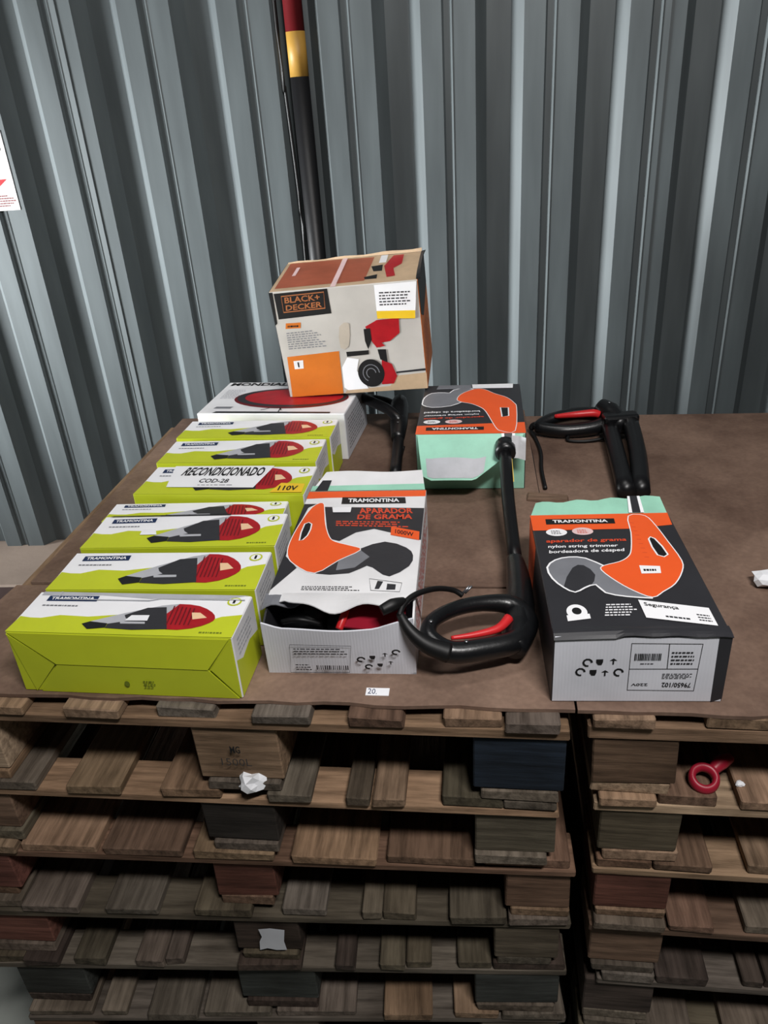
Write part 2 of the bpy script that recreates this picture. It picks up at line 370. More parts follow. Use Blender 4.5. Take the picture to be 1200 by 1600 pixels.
def pallet(label, group, yaw, top, h, decks, blocks, btone, dtone, seed, x0, x1, off=-.022, depth=1.12, thick=.0165):
    rd = random.Random(seed)
    e = empty('wooden_pallet', PIV + Vector((off*math.sin(R(yaw)), off*math.cos(R(yaw)), top-h)), (0, 0, -R(yaw)))
    tag(e, label, 'pallet', group)
    zs = h-.019-thick                                      # underside of the cross boards
    for (a, b) in decks:
        f = rd.uniform(-.008, .003)
        plank('deck_board', e, rd, a, b, f, depth+rd.uniform(-.01, .01), h-.019, h, rd.choice(dtone), 'y')
    for y in (.0, depth/2-.04, depth-.08):
        plank('cross_board', e, rd, x0, x1, y, y+.072, zs, zs+thick-.0002, rd.choice(dtone))
    for i, (a, b) in enumerate(blocks):
        for j, y in enumerate((.002, depth/2-.065, depth-.135)):
            plank('block', e, rd, a, b, y+rd.uniform(0, .006), y+.13, .021, zs, btone[i] if j == 0 else 'brown')
        plank('skid_board', e, rd, a+rd.uniform(-.004, .012), b-rd.uniform(-.004, .012), -.004+rd.uniform(0, .01), depth, 0, .0208, rd.choice(dtone), 'y')
    return e
BL = lambda *p: list(p)
LEFT = [
 (8.5, [(-.985,-.80),(-.735,-.646),(-.591,-.504),(-.446,-.361),(-.306,-.226),(-.169,-.089),(-.083,-.010)], [(-1.0,-.868),(-.546,-.416),(-.129,0)], ['pale','tan','blue'], ['tan','tan','brown','grey'],
  'top pallet of the left stack, with the blue-painted corner block'),
 (8, [(-.981,-.83),(-.777,-.686),(-.618,-.522),(-.445,-.378),(-.323,-.286),(-.282,-.231),(-.177,-.086),(-.084,-.008)], [(-1.0,-.89),(-.563,-.441),(-.128,-.007)], ['brown','black','olive'], ['grey','olive','grey','tan'],
  'second pallet from the top of the left stack, holding the white scrap'),
 (7, [(-1.0,-.903),(-.895,-.761),(-.748,-.61),(-.592,-.455),(-.426,-.286),(-.269,-.129),(-.114,.02)], [(-1.0,-.93),(-.569,-.465),(-.079,.024)], ['red','red','brown'], ['brown','tan','brown','brown'],
  'third pallet from the top of the left stack, wide deck boards, red centre block'),
 (6, [(-1.02,-.931),(-.929,-.824),(-.775,-.679),(-.616,-.512),(-.461,-.383),(-.32,-.286),(-.284,-.229),(-.171,-.077),(-.075,.026)], [(-1.02,-.90),(-.555,-.438),(-.098,.012)], ['red','dark','olive'], ['grey','olive','grey'],
  'fourth pallet from the top of the left stack, white paint on its centre block'),
 (5, [(-1.023,-.961),(-.96,-.894),(-.868,-.807),(-.749,-.695),(-.694,-.66),(-.558,-.441),(-.381,-.344),(-.298,-.256),(-.254,-.207),(-.161,-.1),(-.098,.027)], [(-.993,-.86),(-.567,-.422),(-.132,.018)], ['slate','slate','slate'], ['grey','dark','olive'],
  'fifth pallet from the top of the left stack, with grey slate-toned blocks'),
 (4, [(-.988,-.863),(-.842,-.793),(-.752,-.654),(-.642,-.514),(-.503,-.353),(-.3,-.211),(-.17,-.088),(-.082,.031)], [(-.99,-.87),(-.55,-.43),(-.12,.02)], ['brown','grey','grey'], ['grey','olive','tan'],
  'sixth pallet from the top of the left stack, near the bottom photo edge'),
 (4, [(-.99,-.86),(-.82,-.70),(-.66,-.54),(-.50,-.38),(-.34,-.22),(-.18,-.06),(-.05,.02)], [(-.99,-.87),(-.55,-.43),(-.12,.02)], ['brown','grey','grey'], ['grey','olive'],
  'lowest pallet of the left stack, standing on the floor')]
top = BT-.006
PAL = []
for i, (yaw, dk, bk, bt, dt, lab) in enumerate(LEFT):
    h = .164 if i == 0 else .142
    PAL.append(pallet(lab, 'pallets of the left stack', yaw, top, h, dk, bk, bt, dt, 100+i, dk[0][0]-.004, max(dk[-1][1], bk[-1][1])+.004, [-.022, -.014, -.006, 0, .006, .006, .006][i]))
    top -= h
RIGHT = [
 ([(.036,.119),(.187,.272)], ['brown'], ['tan','pale','tan'], 'top pallet of the right stack, with the red ring lying inside'),
 ([(.055,.135),(.138,.22),(.252,.333)], ['olive'], ['tan','pale','brown'], 'second pallet from the top of the right stack, olive-brown end block'),
 ([(.060,.142),(.145,.23),(.284,.378)], ['red'], ['tan','brown','tan'], 'third pallet from the top of the right stack, reddish end block'),
 ([(.063,.176),(.182,.253),(.299,.393)], ['brown'], ['grey','brown'], 'fourth pallet from the top of the right stack, brown end block'),
 ([(.086,.172),(.176,.261),(.318,.351),(.354,.429)], ['dark'], ['grey','dark'], 'fifth pallet from the top of the right stack, split dark block'),
 ([(.063,.154),(.156,.252),(.305,.408)], ['olive'], ['olive','grey'], 'sixth pallet from the top of the right stack, cut off by the photo edge'),
 ([(.06,.15),(.17,.26),(.30,.40)], ['brown'], ['grey'], 'lowest pallet of the right stack, standing on the floor')]
top = BT-.006; RX = [.040, .058, .060, .062, .060, .060, .060]
for i, (dk, bt, dt, lab) in enumerate(RIGHT):
    h = .152 if i == 0 else .154 if i == 6 else .142
    x = dk[-1][1]+.06; dk = list(dk)
    while x < .98: dk.append((x, x+.09)); x += .145
    PAL.append(pallet(lab, 'pallets of the right stack', 8.5, top, h, dk, [(RX[i], RX[i]+.118), (.50, .62), (.93, 1.05)], bt+['brown', 'tan'], dt, 200+i, dk[0][0]-.006, 1.05, -.006, 1.1, .026 if i == 0 else .0165))
    top -= h
# stencilled mark on the centre block of the top left pallet, worn white paint on the block three below
BF = Face((-.546, -.0005, .025), (.13, 0, 0), (0, 0, .09), (0, -1, 0))
text('stencil_lettering', PAL[0], BF, 'MG', rect(.43, .55, .62, .78), INK, 2, .02); text('stencil_lettering', PAL[0], BF, '1500L', rect(.30, .66, .34, .50), DGREY, 2, -.01)
PF = Face((-.555, -.0005, .024), (.117, 0, 0), (0, 0, .07), (0, -1, 0))
poly('white_paint_patch', PAL[3], PF, [(.36, .06), (.48, .14), (.62, .08), (.78, .10), (.76, .45), (.80, .9), (.58, .95), (.40, .9), (.43, .6), (.38, .4)], GREYC, 2)

# ================================================================== BOARDS ON TOP
def board(name, pts, label, seed, ragged=(0,)):
    rd = random.Random(seed); out = []; n = len(pts)
    for i in range(n):
        a, b = Vector(pts[i]), Vector(pts[(i+1) % n]); m = 26 if i in ragged else 6
        for k in range(m):
            p = a.lerp(b, k/m); d = (b-a).normalized(); j = rd.uniform(-.0028, .0028) if i in ragged and k else rd.uniform(-.0008, .0008)
            out.append(p + Vector((-d.y, d.x))*j)
    c = sum((Vector(p) for p in pts), Vector((0, 0)))/n
    bm = bmesh.new(); t = [bm.verts.new((p.x-c.x, p.y-c.y, .006)) for p in out]; bt = [bm.verts.new((p.x-c.x, p.y-c.y, 0)) for p in out]
    bm.faces.new(t); bm.faces.new(bt[::-1])
    for i in range(len(out)): j = (i+1) % len(out); bm.faces.new((bt[i], bt[j], t[j], t[i]))
    o = bm_obj(name, bm, HARD); o.location = (c.x, c.y, BT-.006); return tag(o, label, 'board', 'brown boards on the pallets')
board('hardboard_sheet', [(-.77, .950), (.243, .803), (.286, 1.098), (-.70, 1.240)], 'brown hardboard strip under the nearest green box and the trimmer handle', 1)
board('hardboard_sheet', [(-.676, 1.246), (.287, 1.103), (.400, 1.965), (-.556, 2.09)], 'large brown hardboard sheet under the back rows of boxes', 2, ())
board('hardboard_sheet', [(.247, .802), (1.22, .657), (1.37, 1.76), (.3945, 1.918), (.2885, 1.10)], 'brown hardboard sheet on the right stack with the white paper scrap', 3)

# ================================================================== GREEN BOXES
G = dict(wave=[(0,0),(0.009,0.461),(0.06,0.425),(0.11,0.421),(0.188,0.519),(0.32,0.491),(0.465,0.579),(0.662,0.351),(0.847,0.409),(0.912,0.581),(0.998,0.651),(1,0)],label=[(0.066,0.755),(0.304,0.768),(0.300,0.907),(0.064,0.89)],noz=[(0.318,0.265),(0.348,0.338),(0.431,0.293),(0.434,0.172),(0.359,0.117)],clear=[(0.343,0.332),(0.475,0.608),(0.622,0.865),(0.696,0.926),(0.666,0.638),(0.618,0.436),(0.521,0.378),(0.436,0.282)],dark=[(0.481,0.55),(0.563,0.786),(0.646,0.817),(0.707,0.174),(0.556,0.129),(0.435,0.161),(0.433,0.282),(0.52,0.395),(0.495,0.463)],plate=[(0.489,0.294),(0.597,0.306),(0.592,0.362),(0.479,0.361)],red=[(0.633,0.817),(0.696,0.926),(0.791,0.877),(0.861,0.698),(0.888,0.523),(0.874,0.381),(0.809,0.214),(0.701,0.169),(0.669,0.464)],hi=[(0.773,0.668),(0.811,0.668),(0.852,0.523),(0.793,0.465)])
def green_box(loc, rz, W, D, H, label, vs=1.0, sticker=None, flaps=False, recon=False, tilt=0.0, slot=False):
    e, F = carton('green_carton', (loc[0], loc[1], BT+loc[2] if len(loc) > 2 else BT), (R(tilt), 0, R(rz)), W, D, H, [LIME, CREAM, LIME, LIME, WHITE, LIME])
    tag(e, label, 'box', 'green and white tool boxes'); T = F['top']; q = lambda pts: [(u, v*vs) for u, v in pts]
    poly('printed_wave', e, T, G['wave'] if vs == 1 else q(G['wave']), LIME, 1)
    poly('brand_panel', e, T, G['label'], NAVY, 2); lb = G['label']
    text('brand_lettering', e, T, 'TRAMONTINA', [quadmap(lb, .07, .22), quadmap(lb, .93, .22), quadmap(lb, .93, .78), quadmap(lb, .07, .78)], WHITE, 3, .03)
    if recon:
        text('sticker_lettering', e, T, 'RECONDICIONADO', [(.20, .62), (.70, .60), (.70, .93), (.215, .93)], INK, 8, .03)
        text('sticker_lettering', e, T, 'COD-28', [(.34, .37), (.52, .36), (.52, .50), (.345, .51)], INK, 8, .02)
        poly('label_sticker', e, T, [(.17, .22), (.69, .20), (.74, .985), (.12, .985)], WHITE, 7, 0)
        poly('voltage_sticker', e, T, [(.80, .04), (.985, .04), (.98, .33), (.84, .36)], YELLOW, 7)
        text('sticker_lettering', e, T, '110V', [(.84, .10), (.95, .10), (.95, .26), (.84, .26)], INK, 8, .03)
        fine('fine_print', e, T, [(.35, .27), (.62, .27), (.62, .3), (.35, .3)], 1, DGREY, 8, 4, 6, .7)
    fine('fine_print', e, T, rect(.066, .25, .62, .69), 1, MGREY, 2, 5, 9)
    fine('fine_print', e, T, rect(.85, .955, .06, .14), 1, GREENTX, 2, 6, 6)
    p = poly('tool_picture', e, T, q(G['red']), RED, 3, 2); poly('picture_motor', p, T, q(G['dark']), DGREY, 3.5)
    poly('picture_shell', p, T, q(G['clear']), LGREY, 3.2); poly('picture_nozzle', p, T, q(G['noz']), INK, 4); poly('picture_plate', p, T, q(G['plate']), LGREY, 4)
    poly('picture_highlight', p, T, q(G['hi']), PALEGLOW, 4.2)
    for k in range(6):
        u = .685+k*.019; stroke('picture_rib', p, T, q([(u+.008, .30), (u+.002, .55), (u-.006, .86-k*.012)]), .0022, DRED, 4, 0, False)
    b = oval('energy_badge', e, T, (.935, .83), .032, .10, LIME, 2); oval('badge_centre', b, T, (.935, .83), .024, .075, WHITE, 3)
    text('badge_figure', b, T, '1', [(.929, .78), (.940, .78), (.940, .88), (.929, .88)], INK, 4, .03)
    if slot: poly('lid_slot', e, T, [(.03, .955), (.70, .955), (.69, .99), (.05, .985)], INK, 6)
    if sticker: poly('paper_sticker', e, T, sticker, PAPER, 6)
    poly('side_panel', e, F['right'], [(.02, .02), (.98, .02), (.98, .45), (.6, .55), (.25, .5), (.02, .62)], LIME, 1)
    fine('fine_print', e, F['right'], rect(.15, .85, .6, .9), 3, LGREY, 1, 8, 6)
    if flaps:
        # folded carton end: two trapezoid flaps between two corner gussets
        A = Face((-W/2, -D/2-.0002, 0), (W, 0, 0), (0, 0, H), (0, -1, 0))
        def fl_(name, pts, outs):
            V = [A.at(u, v, 0) + A.N*o for (u, v), o in zip(pts, outs)]; n = len(V); V += [v - A.N*.0012 for v in V]
            V = [Vector(v) for v in V]
            Fc = [tuple(range(n)), tuple(range(2*n-1, n-1, -1))] + [(i, (i+1) % n, n+(i+1) % n, n+i)[::-1] for i in range(n)]
            return pyd(name, V, Fc, LIME, e)
        fl_('end_flap', [(.012, .99), (.20, .515), (.875, .50), (.985, .975)], [.0015, .0052, .0052, .0015])
        fl_('end_flap', [(.085, .01), (.985, .01), (.875, .485), (.20, .50)], [.0015, .0015, .0040, .0040])
        fl_('gusset_flap', [(.004, .97), (.06, .01), (.19, .50)], [.0012, .0012, .0030]); fl_('gusset_flap', [(.99, .95), (.885, .49), (.992, .03)], [.0012, .0030, .0012])
        A2 = Face((-W/2, -D/2-.0048, 0), (W, 0, 0), (0, 0, H), (0, -1, 0))
        oval('stamp_mark', e, A2, (.50, .22), .012, .045, GREENTX, 1); fine('stamp_mark', e, A2, rect(.575, .635, .16, .30), 2, GREENTX, 1, 9, 3)
        poly('crushed_edge', e, T, [(.02, .90), (.31, .93), (.55, .86), (.60, .89), (.90, .90), (.985, .995), (.02, .995)], LGREY, 1.5)
        stroke('edge_crease', e, T, [(.11, .985), (.12, .79), (.55, .80), (.60, .86), (.98, .86)], .0022, LGREY, 6, 0, False)
    else:
        fine('fine_print', e, F['front'], rect(.1, .4, .5, .8), 2, GREENTX, 1, 10, 5)
    return e
green_box((-.565, .930), -9.2, .345, .104, .110, 'nearest green box, its folded lime end facing the pallet edge', .80, [(.50, .30), (.60, .31), (.595, .44), (.515, .43)], True)
green_box((-.546, 1.040), -7.2, .343, .114, .108, 'second green box from the front, tight behind the nearest one')
green_box((-.530, 1.164), -6.4, .345, .116, .110, 'third green box from the front, small white sticker by its nozzle picture', 1, [(.27, .36), (.359, .36), (.336, .52), (.265, .52)], slot=True)
green_box((-.532, 1.287), -6.8, .345, .074, .096, 'low narrow green box sunk between its taller neighbours', .9)
green_box((-.492, 1.373), -9.2, .346, .130, .108, 'green box with the RECONDICIONADO sticker and a yellow voltage tag', 1, None, False, True)
green_box((-.480, 1.521), -8.3, .350, .122, .108, 'green box just behind the one with the large printed sticker')
green_box((-.464, 1.654), -9.2, .361, .108, .110, 'rearmost green box, touching the white box with the red disc')

# ================================================================== WHITE BOX WITH RED DISC
W, D, H = .372, .235, .118
e, F = carton('appliance_carton', (-.440, 1.792, BT), (0, 0, R(-12)), W, D, H, [CREAM, GREYC, CREAM, CREAM, CREAM, CREAM])
tag(e, 'white appliance box with a red round plate picture and MONDIAL lettering', 'box'); T = F['top']
text('brand_lettering', e, T, 'MONDIAL', [(.03, .87), (.46, .87), (.46, .975), (.035, .975)], INK, 2, .04)
p = oval('plate_picture', e, T, (.56, .47), .40, .32, DRED, 1, 40); oval('picture_rim', p, T, (.56, .49), .385, .29, CHAR, 1.5, 40); oval('picture_disc', p, T, (.575, .50), .345, .25, RED, 2, 40)
stroke('picture_stand', p, T, [(.42, .10), (.48, .17), (.54, .17), (.56, .10)], .003, INK, 2, 0, False); stroke('picture_stand', p, T, [(.545, .17), (.55, .05)], .003, INK, 2, 0, False)
poly('corner_label', e, T, [(.08, .14), (.20, .14), (.21, .20), (.09, .20)], MGREY, 1); fine('fine_print', e, T, rect(.05, .2, .45, .75), 5, LGREY, 1, 12, 5)
poly('gap_strip', e, T, [(.10, .012), (.90, .012), (.90, .055), (.12, .06)], INK, 1)  # dark gap to the green box in front, painted on the lid
fine('fine_print', e, F['right'], rect(.1, .9, .15, .85), 7, MGREY, 1, 13, 8)

# ================================================================== BLACK AND ORANGE SPRAYER BOX
B = dict(logo=[(0.035,0.755),(0.403,0.772),(0.4,0.992),(0.036,0.985)],frame=[(0.079,0.815),(0.365,0.824),(0.374,0.965),(0.083,0.957)],t1=[(0.098,0.893),(0.342,0.898),(0.342,0.952),(0.103,0.946)],t2=[(0.097,0.827),(0.346,0.836),(0.35,0.885),(0.102,0.876)],tag=[(0.069,0.665),(0.174,0.662),(0.183,0.713),(0.078,0.715)],rows=[(0.063,0.469),(0.367,0.473),(0.30,0.645),(0.069,0.635)],block=[(0.02,0.0),(0.395,0.006),(0.412,0.422),(0.04,0.401)],sq=[(0.077,0.278),(0.142,0.28),(0.149,0.36),(0.079,0.358)],gun=[(0.617,0.63),(0.7,0.681),(0.85,0.685),(0.844,0.551),(0.773,0.482),(0.715,0.472),(0.735,0.439),(0.677,0.429),(0.648,0.493),(0.633,0.569)],noz=[(0.604,0.609),(0.649,0.613),(0.65,0.508),(0.618,0.419),(0.603,0.497)],red2=[(0.701,0.317),(0.767,0.263),(0.793,0.146),(0.764,0.073),(0.68,0.073)],tube=[(0.681,0.413),(0.738,0.408),(0.739,0.281),(0.69,0.318)],tray=[(0.462,0.363),(0.616,0.372),(0.618,0.411),(0.462,0.41)],plume=[(0.44,0.646),(0.51,0.669),(0.485,0.462),(0.427,0.452)],floor=[(0.407,0.004),(1,0.004),(1.0,0.16),(0.781,0.147),(0.738,0.05),(0.423,0.037)],line=[(0.789,0.171),(0.997,0.18),(0.995,0.201),(0.79,0.187)],cup=[(0.409,0.064),(0.435,0.036),(0.58,0.04),(0.516,0.221),(0.54,0.332),(0.461,0.355),(0.415,0.263)],st=[(0.707,0.695),(0.96,0.672),(0.990,0.992),(0.712,0.99)],yel=[(0.707,0.695),(0.96,0.672),(0.965,0.743),(0.708,0.763)],srows=[(0.733,0.806),(0.951,0.794),(0.958,0.924),(0.74,0.936)])
W, D, H = .350, .215, .270
e, F = carton('sprayer_carton', (-.216, 1.858, BT+.1195), (R(7), R(-2.5), R(-8.5)), W, D, H, [BEIGEC, ORANGE2, BEIGEC, CHAR, TAN, BEIGEC])
tag(e, 'battered orange and white BLACK+DECKER box set on top of other boxes', 'box'); A = F['front']; T = F['top']; RR = F['right']
poly('brand_panel', e, A, B['logo'], INK, 1); stroke('brand_frame', e, A, B['frame'], .0026, COPPER, 2)
text('brand_lettering', e, A, 'BLACK+', B['t1'], COPPER, 2, .02); text('brand_lettering', e, A, 'DECKER', B['t2'], COPPER, 2, .02)
poly('orange_panel', e, A, B['block'], ORANGE2, 1); poly('panel_badge', e, A, B['sq'], CREAM, 2); text('badge_figure', e, A, '1', [(.105, .295), (.115, .295), (.115, .345), (.105, .345)], INK, 3, .03)
poly('model_tag', e, A, B['tag'], ORANGE2, 1); fine('fine_print', e, A, B['rows'], 6, MGREY, 1, 21, 7); fine('fine_print', e, A, [(.085, .672), (.165, .67), (.17, .705), (.09, .708)], 1, INK, 2, 22, 4)
p = poly('sprayer_picture', e, A, B['gun'], RED, 3); poly('picture_nozzle', p, A, B['noz'], INK, 4); poly('picture_hose', p, A, B['tube'], INK, 3.5); poly('picture_base', p, A, B['red2'], RED, 3.2)
oval('picture_wheel', p, A, (.615, .19), .093, .135, INK, 4, 32); 
for r in (.35, .62): stroke('picture_wheel_ring', p, A, [(.615+.093*r*math.cos(t*.35), .19+.135*r*math.sin(t*.35)) for t in range(13)], .0022, MGREY, 5, 0, False)
poly('picture_tray', p, A, B['tray'], INK, 3); poly('picture_cup', p, A, B['cup'], WHITE, 2); poly('picture_spray', p, A, B['plume'], SPRAY, 2, 2)
poly('picture_ground', p, A, B['floor'], TAN, 1.4); poly('picture_line', p, A, B['line'], CHAR, 2)
s = poly('label_sticker', e, A, B['st'], WHITE, 6); poly('sticker_stripe', s, A, B['yel'], YELLOW, 7); fine('sticker_print', s, A, B['srows'], 4, DGREY, 7, 23, 6)
poly('corner_panel', e, A, [(.002, .70), (.020, .72), (.030, .998), (.002, .998)], INK, 1)
poly('top_picture', e, T, [(.03, .10), (.43, .12), (.414, .977), (.03, .985)], RUST, 1); poly('top_picture', e, T, [(.446, .10), (.64, .12), (.652, .95), (.449, .96)], RUST, 1)
poly('top_picture', e, T, [(.745, .573), (.79, .94), (.865, .943), (.866, .608), (.815, .467), (.842, .197), (.787, .172)], RED, 2); poly('top_picture', e, T, [(.655, .593), (.733, .628), (.741, .406), (.682, .408)], INK, 2)
poly('top_picture', e, T, [(.629, .234), (.716, .296), (.721, .15), (.642, .156)], INK, 2); poly('packing_tape', e, T, [(.42, .0), (.455, .0), (.455, .998), (.42, .998)], PINKW, 3)
poly('top_picture', e, T, [(.10, .5), (.125, .5), (.125, .8), (.10, .8)], PINKW, 2); poly('top_picture', e, T, [(.70, .70), (.75, .70), (.75, .98), (.70, .98)], CREAM, 2)
poly('corner_panel', e, RR, [(.0, .999), (.99, .999), (.99, .72), (.3, .60), (.0, .70)], INK, 1); fine('fine_print', e, RR, rect(.2, .8, .15, .55), 6, RUST, 1, 24, 5)
# top flap edge that has sprung up along the back
sheet('torn_flap', lambda u, v: (W*(u-.5)*.98, D/2-.002+.004*v, H+.001+.008*v*(.15+.85*u)+.0015*math.sin(u*19)*v), 14, 2, .002, TAN, e)
sheet('side_flap', lambda u, v: (W/2-.004+.010*v, D*(u-.5)*.96, H+.001+.012*v*math.sin(u*3.0)), 8, 2, .002, INK, e)
sheet('side_flap', lambda u, v: (-W/2-.001-.010*v*math.sin(u*3.1), D*(u-.5)*.95, H-.002-.055*v), 8, 2, .0015, INK, e)

# ================================================================== GRASS TRIMMER BOXES
RT = dict(band=[(0,1),(1,1),(0.991,0.878),(0.716,0.846),(0.0,0.844)],label=[(0.109,0.901),(0.627,0.899),(0.632,0.95),(0.111,0.956)],tx1=[(0.077,0.716),(0.656,0.721),(0.666,0.759),(0.083,0.754)],tx2=[(0.083,0.668),(0.58,0.671),(0.588,0.703),(0.089,0.702)],tx3=[(0.081,0.619),(0.612,0.629),(0.621,0.664),(0.088,0.654)],body=[(0.749,0.97),(0.868,0.97),(0.912,0.87),(0.943,0.721),(0.972,0.55),(0.939,0.46),(0.856,0.364),(0.758,0.306),(0.679,0.266),(0.583,0.312),(0.492,0.385),(0.416,0.476),(0.438,0.512),(0.557,0.545),(0.631,0.589),(0.671,0.653),(0.718,0.806)],hole=[(0.819,0.741),(0.863,0.743),(0.902,0.599),(0.83,0.596)],guard=[(0.438,0.512),(0.327,0.58),(0.217,0.592),(0.115,0.568),(0.048,0.506),(0.067,0.416),(0.129,0.344),(0.196,0.307),(0.264,0.339),(0.343,0.363),(0.391,0.301),(0.519,0.271),(0.677,0.257),(0.583,0.312),(0.492,0.385),(0.416,0.476)],st1=[(0.668,0.441),(0.798,0.443),(0.811,0.5),(0.674,0.508)],st2=[(0.588,0.118),(0.993,0.061),(0.991,0.18),(0.579,0.243)],logo=[(0.097,0.101),(0.252,0.121),(0.261,0.228),(0.098,0.216)],rows=[(0.34,0.134),(0.552,0.136),(0.555,0.227),(0.374,0.225)])
def handling_marks(e, A, pts, sz):
    """row of carton handling symbols: rings, arrows and blocks"""
    for i, (u, v) in enumerate(pts):
        r = sz
        if i % 3 == 0: stroke('handling_symbol', e, A, [(u+r*math.cos(t*.62), v+r*2*math.sin(t*.62)) for t in range(9)], .0028, INK, 2, 0, False)
        elif i % 3 == 1: poly('handling_symbol', e, A, [(u-r*.8, v+r*1.6), (u-r*.8, v-r*.2), (u-r*.3, v-r*1.7), (u+r*.5, v-r*1.7), (u+r*.8, v), (u+r*.8, v+r*1.7)], INK, 2)
        else:
            poly('handling_symbol', e, A, [(u-r*.18, v-r*1.6), (u+r*.18, v-r*1.6), (u+r*.18, v+r*.6), (u+r*.9, v+r*.6), (u, v+r*1.9), (u-r*.9, v+r*.6), (u-r*.18, v+r*.6)], INK, 2)
# --- right front box
W, D, H = .231, .343, .112
e, F = carton('trimmer_carton', (.214, .822, BT), (0, 0, R(-6.2)), W, D, H, [WHITEC, CHAR, CHAR, CHAR, CHAR, WHITEC])
for k in ('top', 'front'): F[k].U = Vector((.219, 0, 0))          # the print stops short of the black wrap at the right
poly('black_wrap', e, F['front'], [(.985, .0), (1.052, .06), (1.052, .995), (.975, .995)], CHAR, 1, 0, False)
poly('orange_side', e, F['left'], [(.01, .04), (.22, .04), (.30, .97), (.01, .97)], ORANGE, 1)
tag(e, 'black and orange trimmer box at the right front, white end with upside-down print', 'box'); T = F['top']; A = F['front']
poly('orange_band', e, T, [(0, 1), (1.05, 1), (1.04, .878), (.716, .846), (0, .844)], ORANGE, 1, 0, False); poly('brand_panel', e, T, RT['label'], INK, 2); lb = RT['label']
text('brand_lettering', e, T, 'TRAMONTINA', [quadmap(lb, .1, .25), quadmap(lb, .9, .25), quadmap(lb, .9, .8), quadmap(lb, .1, .8)], WHITE, 3, .03)
for c, m in (((.172, .822), WHITE), ((.366, .828), PINKW)):
    b = oval('feature_badge', e, T, c, .078, .036, m, 2); fine('badge_print', b, T, rect(c[0]-.04, c[0]+.045, c[1]-.02, c[1]+.02), 2, INK if m is WHITE else ORTXT, 3, 31, 3)
text('lettering', e, T, 'aparador de grama', RT['tx1'], ORTXT, 2, .025); text('lettering', e, T, 'nylon string trimmer', RT['tx2'], WHITE, 2, .02); text('lettering', e, T, 'bordeadora de césped', RT['tx3'], WHITE, 2, .02)
p = poly('trimmer_picture', e, T, RT['body'], ORANGE, 3, 3); stroke('picture_outline', p, T, RT['body'], .0034, WHITE, 2.5, 3)
poly('picture_guard', p, T, RT['guard'], MGREY, 2.2, 2); stroke('picture_outline', p, T, RT['guard'][:13], .003, WHITE, 2.4, 2, False); poly('picture_shadow_band', p, T, [(.13, .35), (.20, .31), (.30, .345), (.36, .44), (.30, .52), (.22, .50)], DGREY, 2.3, 2)
poly('picture_grip_hole', p, T, RT['hole'], INK, 3.6, 2); stroke('picture_outline', p, T, RT['hole'], .0026, WHITE, 3.8, 2)
for k in range(9): stroke('picture_vent', p, T, [(.735, .90-k*.04), (.765, .898-k*.04)], .0015, ORTXT, 3.5, 0, False)
s = poly('price_sticker', e, T, RT['st1'], WHITE, 5); fine('sticker_print', s, T, [quadmap(RT['st1'], .15, .2), quadmap(RT['st1'], .85, .2), quadmap(RT['st1'], .85, .8), quadmap(RT['st1'], .15, .8)], 1, INK, 6, 33, 4)
s = poly('paper_strip', e, T, RT['st2'], WHITE, 5); q = RT['st2']; text('sticker_lettering', s, T, 'Segurança', [quadmap(q, .06, .62), quadmap(q, .55, .62), quadmap(q, .55, .88), quadmap(q, .06, .88)], INK, 6, .02)
fine('sticker_print', s, T, [quadmap(q, .3, .12), quadmap(q, .7, .12), quadmap(q, .7, .32), quadmap(q, .3, .32)], 1, DGREY, 6, 34, 6); fine('sticker_print', s, T, [quadmap(q, .77, .15), quadmap(q, .97, .15), quadmap(q, .97, .6), quadmap(q, .77, .6)], 2, DGREY, 6, 35, 4)
b = oval('recycling_mark', e, T, (.175, .165), .065, .052, WHITE, 2); oval('mark_centre', b, T, (.175, .17), .03, .024, INK, 3); poly('mark_base', b, T, [(.105, .10), (.25, .118), (.25, .15), (.105, .14)], WHITE, 3)
fine('fine_print', e, T, RT['rows'], 4, WHITE, 2, 36, 6)
# carton end: despatch label, bar code and handling marks, all upside down
stroke('label_frame', e, A, [(.469, .193), (.873, .182), (.885, .892), (.467, .905)], .0012, INK, 1.5); stroke('label_frame', e, A, [(.469, .52), (.879, .52)], .001, INK, 1.5, 0, False); stroke('label_frame', e, A, [(.695, .52), (.69, .90)], .001, INK, 1.5, 0, False)
bars('bar_code', e, A, rect(.492, .655, .65, .755), 16, INK, 2, 37)
text('label_lettering', e, A, '79650/102', [(.675, .24), (.85, .235), (.85, .31), (.675, .315)], INK, 2, .02, True); text('label_lettering', e, A, '220V', [(.488, .26), (.59, .26), (.59, .30), (.488, .30)], DGREY, 2, .02, True)
fine('fine_print', e, A, rect(.67, .87, .37, .46), 3, DGREY, 2, 38, 6); fine('fine_print', e, A, rect(.71, .87, .58, .80), 3, DGREY, 2, 39, 5); fine('fine_print', e, A, rect(.53, .62, .59, .62), 1, DGREY, 2, 40, 3)
handling_marks(e, A, [(.213, .62), (.285, .628), (.368, .634)], .026); handling_marks(e, A, [(.173, .477), (.25, .467), (.323, .456), (.405, .47)], .026)
